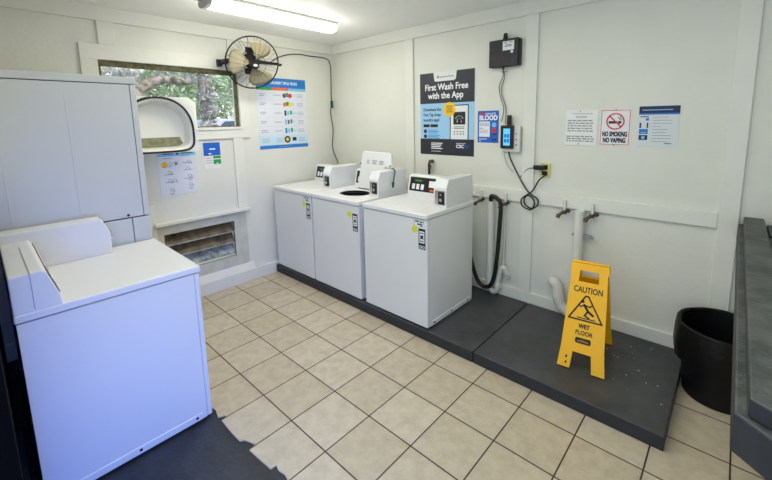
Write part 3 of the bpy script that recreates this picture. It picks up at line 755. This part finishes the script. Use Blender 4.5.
# left wall: products poster
t, w_, h_, y = sheet('poster', 'tall white and blue laundry tips poster near corner behind fan', 'poster', 'left', -1.016, -0.412, 1.366, 2.12, LAM)
s = MB(); s.flat(0, w_, h_ - .10, h_, y); s.build('header_band', BLUE, t)
s = MB(); s.flat(0, w_, 0, .035, y); s.build('footer_band', BLUE, t)
s = MB(); s.text('LAUNDRY TIPS & TRICKS', .17, h_ - .065, .03, y, width=.32, bold=.015); s.flat(.22, .38, .014, .022, y); s.build('lettering', WHITEINK, t)
s = MB(); s.flat(0, .18, h_ - .13, h_ - .10, y); s.build('green_tab', GREEN, t)
s = MB(); s.flat(.18, .38, h_ - .13, h_ - .10, y); s.build('orange_tab', ORANGE, t)
s = MB(); s.flat(.38, w_, h_ - .13, h_ - .10, y); s.flat(0.01, w_ - .01, .035, .04, y); s.build('blue_tab', LBLUE, t)
s = MB(); s.flat(.0, w_, .045, .145, y); s.build('bottom_panel', mat('pale_blue_panel', (200, 226, 242), .5), t)
s = MB()
for q in range(1, 5): s.flat(.01, w_ - .01, h_ - .13 - q * .096, h_ - .128 - q * .096, y)
s.build('row_lines', LGREY, t)
rows = [h_ - .18 - q * .096 for q in range(5)]
s = MB()
for q, z in enumerate(rows):
    s.flat(.03, .10, z + .006, z + .012, y); s.flat(.03, .085 + .03 * (q == 4), z - .012, z - .006, y); s.flat(.19, .28, z - .002, z + .004, y)
    for k in range(3): s.flat(.48, .56, z - .02 + k * .016, z - .016 + k * .016, y)
for k in range(3): s.flat(.03, .12, .07 + k * .018, .075 + k * .018, y); s.flat(.2, .28, .065 + k * .02, .07 + k * .02, y); s.flat(.48, .56, .07 + k * .016, .075 + k * .016, y)
s.build('row_text', GREYINK, t)
pal = [[PURPLE, GREEN, RED], [ORANGE, GREEN, BADGE], [DNAVY, LBLUE, GREEN], [LBLUE, PURPLE, GREEN], [BLUE, LBLUE, GREEN]]
for q, z in enumerate(rows):
    for k, m_ in enumerate(pal[q]):
        s = MB()
        x = .315 + k * .035
        if q < 2: s.disc(x + .01, z + (.006 if k == 1 else -.002), .024, y - .0004 * k)
        else: s.flat(x, x + .024, z - .028 + .006 * k, z + .03 - .008 * (k == 1), y - .0004 * k)
        s.build('product_icon', m_, t)
    s = MB(); s.ring2(.425 + .0, z, .014, .010, y, seg=12); s.ring2(.455, z, .012, .008, y, seg=12) if q % 2 == 0 else None; s.build('care_symbol', LBLUE, t)
s = MB(); s.ring2(.335, .094, .038, .02, y - .0006); s.build('cycle_icon', INK, t)
s = MB(); s.ring2(.335, .094, .02, .002, y - .0006, seg=16); s.build('cycle_centre', BADGE, t)
s = MB(); s.flat(.40, .45, .075, .115, y - .0006); s.build('purple_tag', DNAVY, t)
# instruction sheet
t, w_, h_, y = sheet('instruction_sheet', 'white instruction sheet with light blue header below open dryer door', 'instruction sheet', 'left', -1.975, -1.662, 1.015, 1.412, LAM)
s = MB(); s.flat(0, w_, h_ - .048, h_, y); s.build('header_band', LBLUE, t)
s = MB(); s.flat(.04, .13, h_ - .030, h_ - .020, y - .0006); s.flat(.19, .29, h_ - .030, h_ - .020, y - .0006); s.disc(.16, h_ - .025, .012, y - .0006); s.build('header_print', DNAVY, t)
s = MB(); s.disc(.05, h_ - .12, .026, y); s.build('yellow_dot', BADGE, t)
s = MB()
for (x, z, k) in [(.10, .30, 0), (.085, .225, 1), (.08, .15, 1), (.12, .15, 1), (.09, .07, 2), (.25, .31, 1), (.24, .25, 0), (.25, .18, 2), (.25, .10, 2)]:
    z -= .02
    s.ring2(x, z, .016, .012, y, seg=12)
    if k: s.ring2(x + .016, z - .012, .011, .008, y, seg=12)
    if k == 2: s.flat(x - .02, x + .02, z - .035, z - .031, y); s.flat(x - .014, x + .014, z - .045, z - .041, y)
s.flat(.13, .155, h_ - .13, h_ - .10, y)
for (x, z) in [(.04, .33), (.03, .255), (.04, .185), (.04, .115), (.19, .345), (.2, .28), (.2, .215), (.2, .135)]: s.flat(x, x + .075, z, z + .005, y)
s.build('diagram_print', GREYINK, t)
# small blue and green card
t, w_, h_, y = sheet('notice_card', 'small card with blue and green blocks under window', 'card', 'left', -1.588, -1.432, 1.215, 1.468, mat('ivory_card', (232, 232, 226), .6))
s = MB(); s.flat(.0, w_, h_ - .125, h_, y); s.build('blue_block', RBLUE, t)
s = MB(); s.flat(.085, w_, h_ - .155, h_ - .13, y); s.flat(.085, w_, h_ - .21, h_ - .165, y); s.build('green_block', GREEN, t)
s = MB(); s.flat(.055, .11, h_ - .068, h_ - .056, y - .0006); s.flat(.045, .07, h_ - .112, h_ - .10, y - .0006); s.flat(.11, .13, h_ - .205, h_ - .198, y - .0006); s.build('white_print', WHITEINK, t)
s = MB()
for q in range(3): s.flat(.015, .075, h_ - .15 - q * .022, h_ - .146 - q * .022, y)
s.build('fine_print', GREYINK, t)

# ------------------------------------------------------------------ router box, card reader, outlet, cables on back wall
t = thing('router_box', 'black wall-mounted equipment box with antenna high on wall', 'router', (2.15, 0, 2.07))
s = MB(); s.box(0, .255, -.065, -.001, 0, .215); s.build('housing', mat('dark_grey_box', (48, 48, 50), .55, rgb2=(34, 34, 36), nscale=30), t, bevel=.006)
s = MB(); s.box(.225, .262, -.05, -.001, .004, .21); s.build('side_flange', BLACK, t, bevel=.003)
s = MB(); s.cyl((.13, -.03, .21), (.13, -.03, .265), .022, .014, 14); s.build('antenna', BLACK, t, smooth=True)
s = MB(); s.box(.125, .222, -.0665, -.064, .125, .195); lb = s.build('box_label', PAPER, t)
s = MB()
for (a, b, c) in [(.145, .20, .163), (.14, .205, .152), (.135, .165, .18), (.18, .21, .182)]: s.box(a, b, -.0672, -.0664, c, c + .007)
s.build('label_print', GREYINK, lb)
s = MB(); s.cyl((.205, -.064, .11), (.205, -.068, .11), .011); s.build('round_seal', PAPER, t)
s = MB(); s.cyl((.115, -.03, -.02), (.115, -.03, .005), .008, seg=10); s.build('cable_gland', BLACK, t)
t = thing('antenna_cable', 'thin grey cables dangling from router box to card reader', 'cable', (2.25, -.02, 1.6))
s = MB(); o0 = Vector((2.25, -.02, 1.6))
s.tube([Vector(p) - o0 for p in ((2.262, -.028, 2.05), (2.262, -.02, 2.00), (2.225, -.015, 1.92), (2.24, -.015, 1.82), (2.27, -.015, 1.74), (2.262, -.015, 1.66), (2.25, -.015, 1.62))], .0035, seg=6)
s.tube([Vector(p) - o0 for p in ((2.265, -.028, 2.05), (2.275, -.02, 1.99), (2.245, -.012, 1.91), (2.25, -.012, 1.84), (2.285, -.012, 1.75), (2.29, -.012, 1.68), (2.29, -.02, 1.60))], .0035, seg=6)
s.tube([Vector(p) - o0 for p in ((2.24, -.02, 2.035), (2.27, -.03, 2.03), (2.30, -.02, 2.035))], .003, seg=6)
s.build('cable', mat('grey_cable', (96, 96, 92), .5), t, smooth=True)
t = thing('card_reader', 'white and black laundry card reader with lit blue screen', 'card reader', (2.27, 0, 1.37)); reader = t
s = MB(); s.box(.0, .162, -.045, -.001, .0, .215); s.build('housing', PVC, t, bevel=.008)
s = MB(); s.box(.0, .115, -.07, -.045, .028, .222); s.build('face', BLACK, t, bevel=.01, seg=3)
s = MB(); s.box(.03, .088, -.072, -.069, .055, .195); sc_ = s.build('screen', SCREEN, t)
s = MB(); s.box(.038, .058, -.0727, -.0718, .12, .15); s.box(.064, .082, -.0727, -.0718, .12, .15); s.box(.038, .058, -.0727, -.0718, .08, .11); s.box(.064, .082, -.0727, -.0718, .08, .11); s.build('screen_icons', BLUE, sc_)
s = MB(); s.cyl((.06, -.03, .215), (.06, -.03, .305), .021, .018, 14); s.build('antenna', BLACK, t, smooth=True)
for k in range(3):
    s = MB(); s.cyl((.132, -.045, .06 + k * .045), (.132, -.049, .06 + k * .045), .007, seg=10); s.build('button', GREYINK, t)
t = thing('wall_outlet', 'yellowed wall outlet with black plug left of typed notice', 'outlet', (2.56, 0, 1.175))
s = MB(); s.box(0.028, .118, -.008, -.001, 0, .115); s.build('cover_plate', PLATEY, t, bevel=.003)
s = MB(); s.box(.05, .095, -.011, -.007, .015, .05); s.box(.05, .095, -.011, -.007, .062, .10); s.build('socket', BLACK, t)
t = thing('power_adapter', 'black plug adapter sticking left from the wall outlet', 'plug', (2.60, -.01, 1.25))
s = MB(); s.box(-.045, .04, -.045, -.002, -.014, .022); s.build('adapter_body', BLACK, t, bevel=.005)
s = MB(); o0 = Vector((2.60, -.01, 1.25)); s.tube([Vector(p) - o0 for p in ((2.56, -.03, 1.25), (2.50, -.02, 1.235), (2.455, -.015, 1.19), (2.43, -.015, 1.15))], .003, seg=6); s.build('adapter_lead', BLACK, t)
s = MB(); o0 = Vector((2.27, 0, 1.37))
P = [(2.335, -.035, 1.372), (2.345, -.03, 1.32), (2.40, -.025, 1.21), (2.47, -.03, 1.10), (2.53, -.04, 1.035), (2.595, -.045, 1.0), (2.60, -.045, .95), (2.555, -.045, .915), (2.50, -.045, .935), (2.485, -.045, .98), (2.515, -.05, 1.02), (2.56, -.05, 1.00), (2.575, -.05, .95), (2.545, -.05, .905), (2.475, -.05, .925), (2.465, -.05, .985), (2.52, -.05, 1.03), (2.56, -.045, 1.07), (2.60, -.04, 1.15), (2.645, -.03, 1.195), (2.645, -.015, 1.205)]
s.tube([Vector(p) - o0 for p in P], .006, seg=7); s.build('power_cord', BLACK, reader, smooth=True)
s = MB(); s.tube([Vector(p) - o0 for p in ((2.29, -.02, 1.37), (2.29, -.02, 1.33), (2.32, -.02, 1.25), (2.37, -.015, 1.20))], .0025, seg=6); s.build('thin_lead', GREYINK, reader)

# ------------------------------------------------------------------ plumbing
def valve(x, label, flip=1):
    t = thing('water_valve', label, 'valve', (x, 0, .935), 0, 'brass hose valves under chair rail')
    s = MB(); s.cyl((0, -.033, .078), (0, -.033, .0), .012); s.build('supply_stub', PVC, t, smooth=True)
    s = MB(); s.cyl((0, -.03, .012), (0, -.03, -.03), .014); s.cyl((0, -.03, -.005), (-.03 * flip, -.07, -.035), .012); s.cyl((-.03 * flip, -.07, -.03), (-.038 * flip, -.075, -.055), .016); s.build('valve_body', BRASS, t, smooth=True)
    s = MB(); s.cyl((0.0, -.03, -.002), (.03 * flip, -.055, .006), .006); s.ball((.034 * flip, -.06, .006), .017, 10, (1, .5, 1)); s.build('handle', mat('dark_handle', (60, 50, 46), .5), t, smooth=True)
for x, l, fl in ((2.078, 'brass hose valve just right of the right washer', 1), (2.318, 'brass valve beside top of the black hose', 1), (2.808, 'brass hose valve left of right white standpipe', 1), (3.008, 'brass hose valve right of right white standpipe', 1)):
    valve(x, l, fl)
t = thing('standpipe', 'white drain standpipe holding the black hose', 'pipe', (2.19, -.055, .19))
s = MB(); s.cyl((0, 0, .0), (0, 0, .74), .030, seg=20); s.cyl((0, 0, .55), (0, 0, .575), .034, seg=20); s.build('pipe', PVC, t, smooth=True)
s = MB(); s.tube([(0, 0, .02), (.0, 0, -.05), (.04, 0, -.085), (.075, 0, -.05), (.08, 0, .03), (.10, 0, .12), (.135, 0, .16), (.15, .02, .10)], .026, seg=14); s.build('trap', PVC, t, smooth=True)
s = MB(); s.cyl((.078, 0, -.035), (.08, 0, .005), .034, seg=18); s.build('collar', PVC, t, smooth=True)
s = MB(); s.cyl((.145, .02, .09), (.15, .032, .09), .04, seg=18); s.build('collar', PVC, t, smooth=True)
s = MB(); s.cyl((.118, .022, .14), (.125, .022, .73), .009); s.build('thin_pipe', PVC, t, smooth=True)
t = thing('standpipe', 'white drain standpipe rising behind the caution sign', 'pipe', (2.925, -.055, .188))
s = MB(); s.cyl((0, 0, .0), (0, 0, .765), .034, seg=20); s.build('pipe', PVC, t, smooth=True)
s = MB(); s.tube([(0, 0, .02), (-.0, -.0, -.04), (-.05, -.005, -.055), (-.10, -.01, -.02), (-.125, -.01, .05), (-.14, .0, .12), (-.165, .0, .155), (-.18, .03, .14)], .042, seg=14); s.build('trap', PVC, t, smooth=True)
s = MB(); s.cyl((-.118, -.01, .02), (-.13, -.01, .06), .045, seg=18); s.build('collar', PVC, t, smooth=True)
s = MB(); s.box(-.045, .09, -.008, .03, .565, .58); s.cyl((.09, .0, .572), (.105, .0, .572), .008); s.build('pipe_clamp', GREYINK, t)
s = MB(); o0 = Vector((2.19, -.09, .5))
P = [(2.19, -.055, .90), (2.19, -.06, .955), (2.215, -.09, .985), (2.27, -.10, .972), (2.305, -.10, .92), (2.30, -.10, .75), (2.285, -.10, .50), (2.26, -.10, .28), (2.215, -.10, .165), (2.14, -.11, .155), (2.08, -.12, .24), (2.03, -.13, .42), (2.0, -.15, .60), (1.98, -.20, .66), (1.96, -.262, .66)]
s.tube([Vector(p) - o0 for p in P], .018, seg=12); o = s.build('drain_hose', RUBBER, None, smooth=True, loc=tuple(o0)); tag(o, 'thick black drain hose looping beside right washer', 'hose')
t = thing('hose_end', 'short black hose fitting on wall behind right washer', 'hose', (1.49, 0, 1.12))
s = MB(); s.tube([(0.0, -.03, -.05), (0.0, -.03, .05), (.005, -.035, .10), (.03, -.04, .12)], .012, seg=10); s.build('hose', BLACK, t, smooth=True)
s = MB(); s.cyl((.025, -.004, .12), (.025, -.05, .12), .018); s.cyl((.03, -.05, .09), (.03, -.05, .05), .010); s.build('valve_body', BRASS, t, smooth=True)

# green tipped cord hanging over the middle washer's coin box
s = MB(); o0 = Vector((1.425, -.47, 1.19))
s.tube([Vector(p) - o0 for p in ((1.39, -.47, 1.202), (1.412, -.47, 1.203), (1.428, -.47, 1.18), (1.426, -.48, 1.13), (1.428, -.495, 1.07))], .006, seg=7); s.cyl(Vector((1.428, -.495, 1.085)) - o0, Vector((1.428, -.497, 1.035)) - o0, .013, .008)
o = s.build('green_cord', DKGREEN, None, smooth=True, loc=tuple(o0)); tag(o, 'short green cord hanging on middle washer coin box', 'cord')

# ------------------------------------------------------------------ caution sign
sg = thing('caution_sign', 'yellow folding CAUTION WET FLOOR sign standing on dark platform', 'floor sign', (3.128, -.472, .087), math.radians(7))
def shape2d(outer, holes, th, name, m, parent, M):
    cu = bpy.data.curves.new('c', 'CURVE'); cu.dimensions = '2D'; cu.fill_mode = 'BOTH'; cu.extrude = th / 2
    for P in [outer] + holes:
        sp = cu.splines.new('POLY'); sp.points.add(len(P) - 1); sp.use_cyclic_u = True
        for i, p in enumerate(P): sp.points[i].co = (p[0], p[1], 0, 1)
    ob = bpy.data.objects.new('c', cu); COL.objects.link(ob); dg = bpy.context.evaluated_depsgraph_get(); dg.update()
    me = bpy.data.meshes.new_from_object(ob.evaluated_get(dg)); COL.objects.unlink(ob); bpy.data.objects.remove(ob); bpy.data.curves.remove(cu)
    me.transform(M @ Matrix.Rotation(HP, 4, 'X')); me.materials.clear(); me.materials.append(m); me.name = name
    o = bpy.data.objects.new(name, me); COL.objects.link(o); o.parent = parent
    b = o.modifiers.new('bevel', 'BEVEL'); b.width = .003; b.segments = 2; b.limit_method = 'ANGLE'; b.angle_limit = .9
    return o
Ls = .655
out = [(-.135, 0), (-.062, 0), (-.052, .105), (.052, .105), (.062, 0), (.135, 0), (.122, .13), (.104, Ls - .055), (.112, Ls - .05), (.108, Ls), (-.108, Ls), (-.112, Ls - .05), (-.104, Ls - .055), (-.122, .13)]
hole = [(-.058, Ls - .115), (.058, Ls - .115), (.055, Ls - .045), (-.055, Ls - .045)]
ang = math.asin(.200 / Ls)
MF = Matrix.Translation((0, -.215, 0)) @ Matrix.Rotation(-ang, 4, 'X')
MR = Matrix.Rotation(PI, 4, 'Z') @ MF
fp = shape2d(out, [hole], .02, 'front_panel', YELLOW, sg, MF)
shape2d(out, [hole], .02, 'rear_panel', YELLOW, sg, MR)
yy = -.0105
s = MB(); s.text('CAUTION', -.082, .475, .036, yy, width=.164, bold=.012, M=MF); s.text('WET', -.032, .255, .026, yy, width=.062, bold=.03, M=MF); s.text('FLOOR', -.048, .215, .026, yy, width=.096, bold=.015, M=MF); s.build('lettering', INK, fp)
def strokeM(pts, wd, s):
    for (a, b) in zip(pts, pts[1:]):
        a = Vector(a); b = Vector(b); d = (b - a).normalized(); n = Vector((-d.y, d.x)) * wd / 2; a = a - d * wd * .35; b = b + d * wd * .35
        s.prism([tuple(a + n), tuple(a - n), tuple(b - n), tuple(b + n)], 'y', yy - .0008, yy, MF)
s = MB(); strokeM([(-.095, .305), (.095, .305), (.008, .455), (-.008, .455), (-.095, .305)], .009, s)
strokeM([(-.045, .318), (.055, .318)], .006, s)
strokeM([(-.012, .40), (.012, .365), (.042, .345)], .014, s); strokeM([(.012, .365), (-.005, .335), (.02, .325)], .010, s)
strokeM([(-.012, .40), (.02, .392), (.032, .405)], .008, s); strokeM([(-.012, .40), (-.032, .385), (-.042, .40)], .007, s)
s.prism([(-.022 + .010 * math.cos(2 * PI * k / 12), .420 + .010 * math.sin(2 * PI * k / 12)) for k in range(12)], 'y', yy - .0008, yy, MF)
s.build('slip_symbol', INK, fp)
s = MB(); s.prism([(-.045, .175), (-.04, .163), (.04, .163), (.045, .175), (.045, .185), (.04, .197), (-.04, .197), (-.045, .185)], 'y', yy - .0008, yy, MF); s.build('logo_plate', INK, fp)
s = MB(); s.prism([(-.034, .172), (.034, .172), (.03, .181), (0, .186), (-.03, .181)], 'y', yy - .0014, yy - .0007, MF); s.build('logo_mark', mat('logo_ochre', (150, 110, 30), .5), fp)
s = MB()
for z_ in (.03, .065): s.prism([(-.085 + .006 * math.cos(2 * PI * k / 10), z_ + .009 * math.sin(2 * PI * k / 10)) for k in range(10)], 'y', yy - .0006, yy, MF)
s.build('foot_slot', INK, fp)

# ------------------------------------------------------------------ bin
bn = thing('trash_bin', 'round black trash bin with liner bag beside platform', 'trash bin', (3.80, -.262, 0))
s = MB(); s.lathe([(.16, .0), (.17, .004), (.205, .40), (.212, .415), (.20, .415), (.165, .02), (.05, .012)], None, 40); s.build('bin_body', BINM, bn, smooth=True)
s = MB(); prof = [(.206, .24), (.224, .235), (.232, .30), (.229, .40), (.226, .436), (.217, .443), (.206, .435), (.19, .30), (.15, .10), (.02, .06)]
seg = 48; rings = []
rr = random.Random(4); ph = [rr.uniform(0, 6) for _ in range(4)]
for i, (r_, z_) in enumerate(prof):
    ring = []
    for k in range(seg):
        a = 2 * PI * k / seg; wob = (.004 * math.sin(7 * a + ph[0]) + .003 * math.sin(13 * a + ph[1] + i) + .002 * math.sin(23 * a + ph[2])) * (1 if i < 4 else .5)
        zz = z_ + (.015 * math.sin(3 * a + ph[3]) + .008 * math.sin(8 * a) if i < 2 else 0)
        ring.append(s.bm.verts.new(((r_ + wob) * math.cos(a), (r_ + wob) * math.sin(a), zz)))
    rings.append(ring)
for a, b in zip(rings, rings[1:]):
    for k in range(seg): s.bm.faces.new((a[k], a[(k + 1) % seg], b[(k + 1) % seg], b[k]))
s.bm.faces.new(rings[-1]); s.build('liner_bag', BAG, bn, smooth=True)

# ------------------------------------------------------------------ counter at right edge
ct = thing('counter', 'narrow dark grey stepped counter along right edge of photo', 'counter', (3.81, 0, 0))
s = MB(); s.prism([(0, -.025), (0, -1.985), (.058, -2.032), (.12, -2.082), (.36, -2.27), (.36, -.025)], 'z', .905, 1.0); shade_sides(s.build('lower_board', [COUNTER, EDGE], ct, bevel=.006))
s = MB(); s.prism([(.022, -.025), (.022, -1.985), (.056, -2.004), (.11, -2.04), (.11, -.025)], 'z', 1.0, 1.045); shade_sides(s.build('upper_board', [COUNTER, EDGE], ct, bevel=.005))
for (x, y_) in ((.32, -2.0), (.32, -.07)):
    s = MB(); s.box(x - .03, x + .03, y_ - .03, y_ + .03, 0, .905); s.build('leg', COUNTER, ct, bevel=.004)
s = MB(); s.box(.125, .34, -.30, -.03, 1.001, 1.013)
o = s.build('black_binder', BLACK, None, bevel=.003, loc=(3.81, 0, 0)); tag(o, 'flat black binder lying on far end of counter', 'binder')
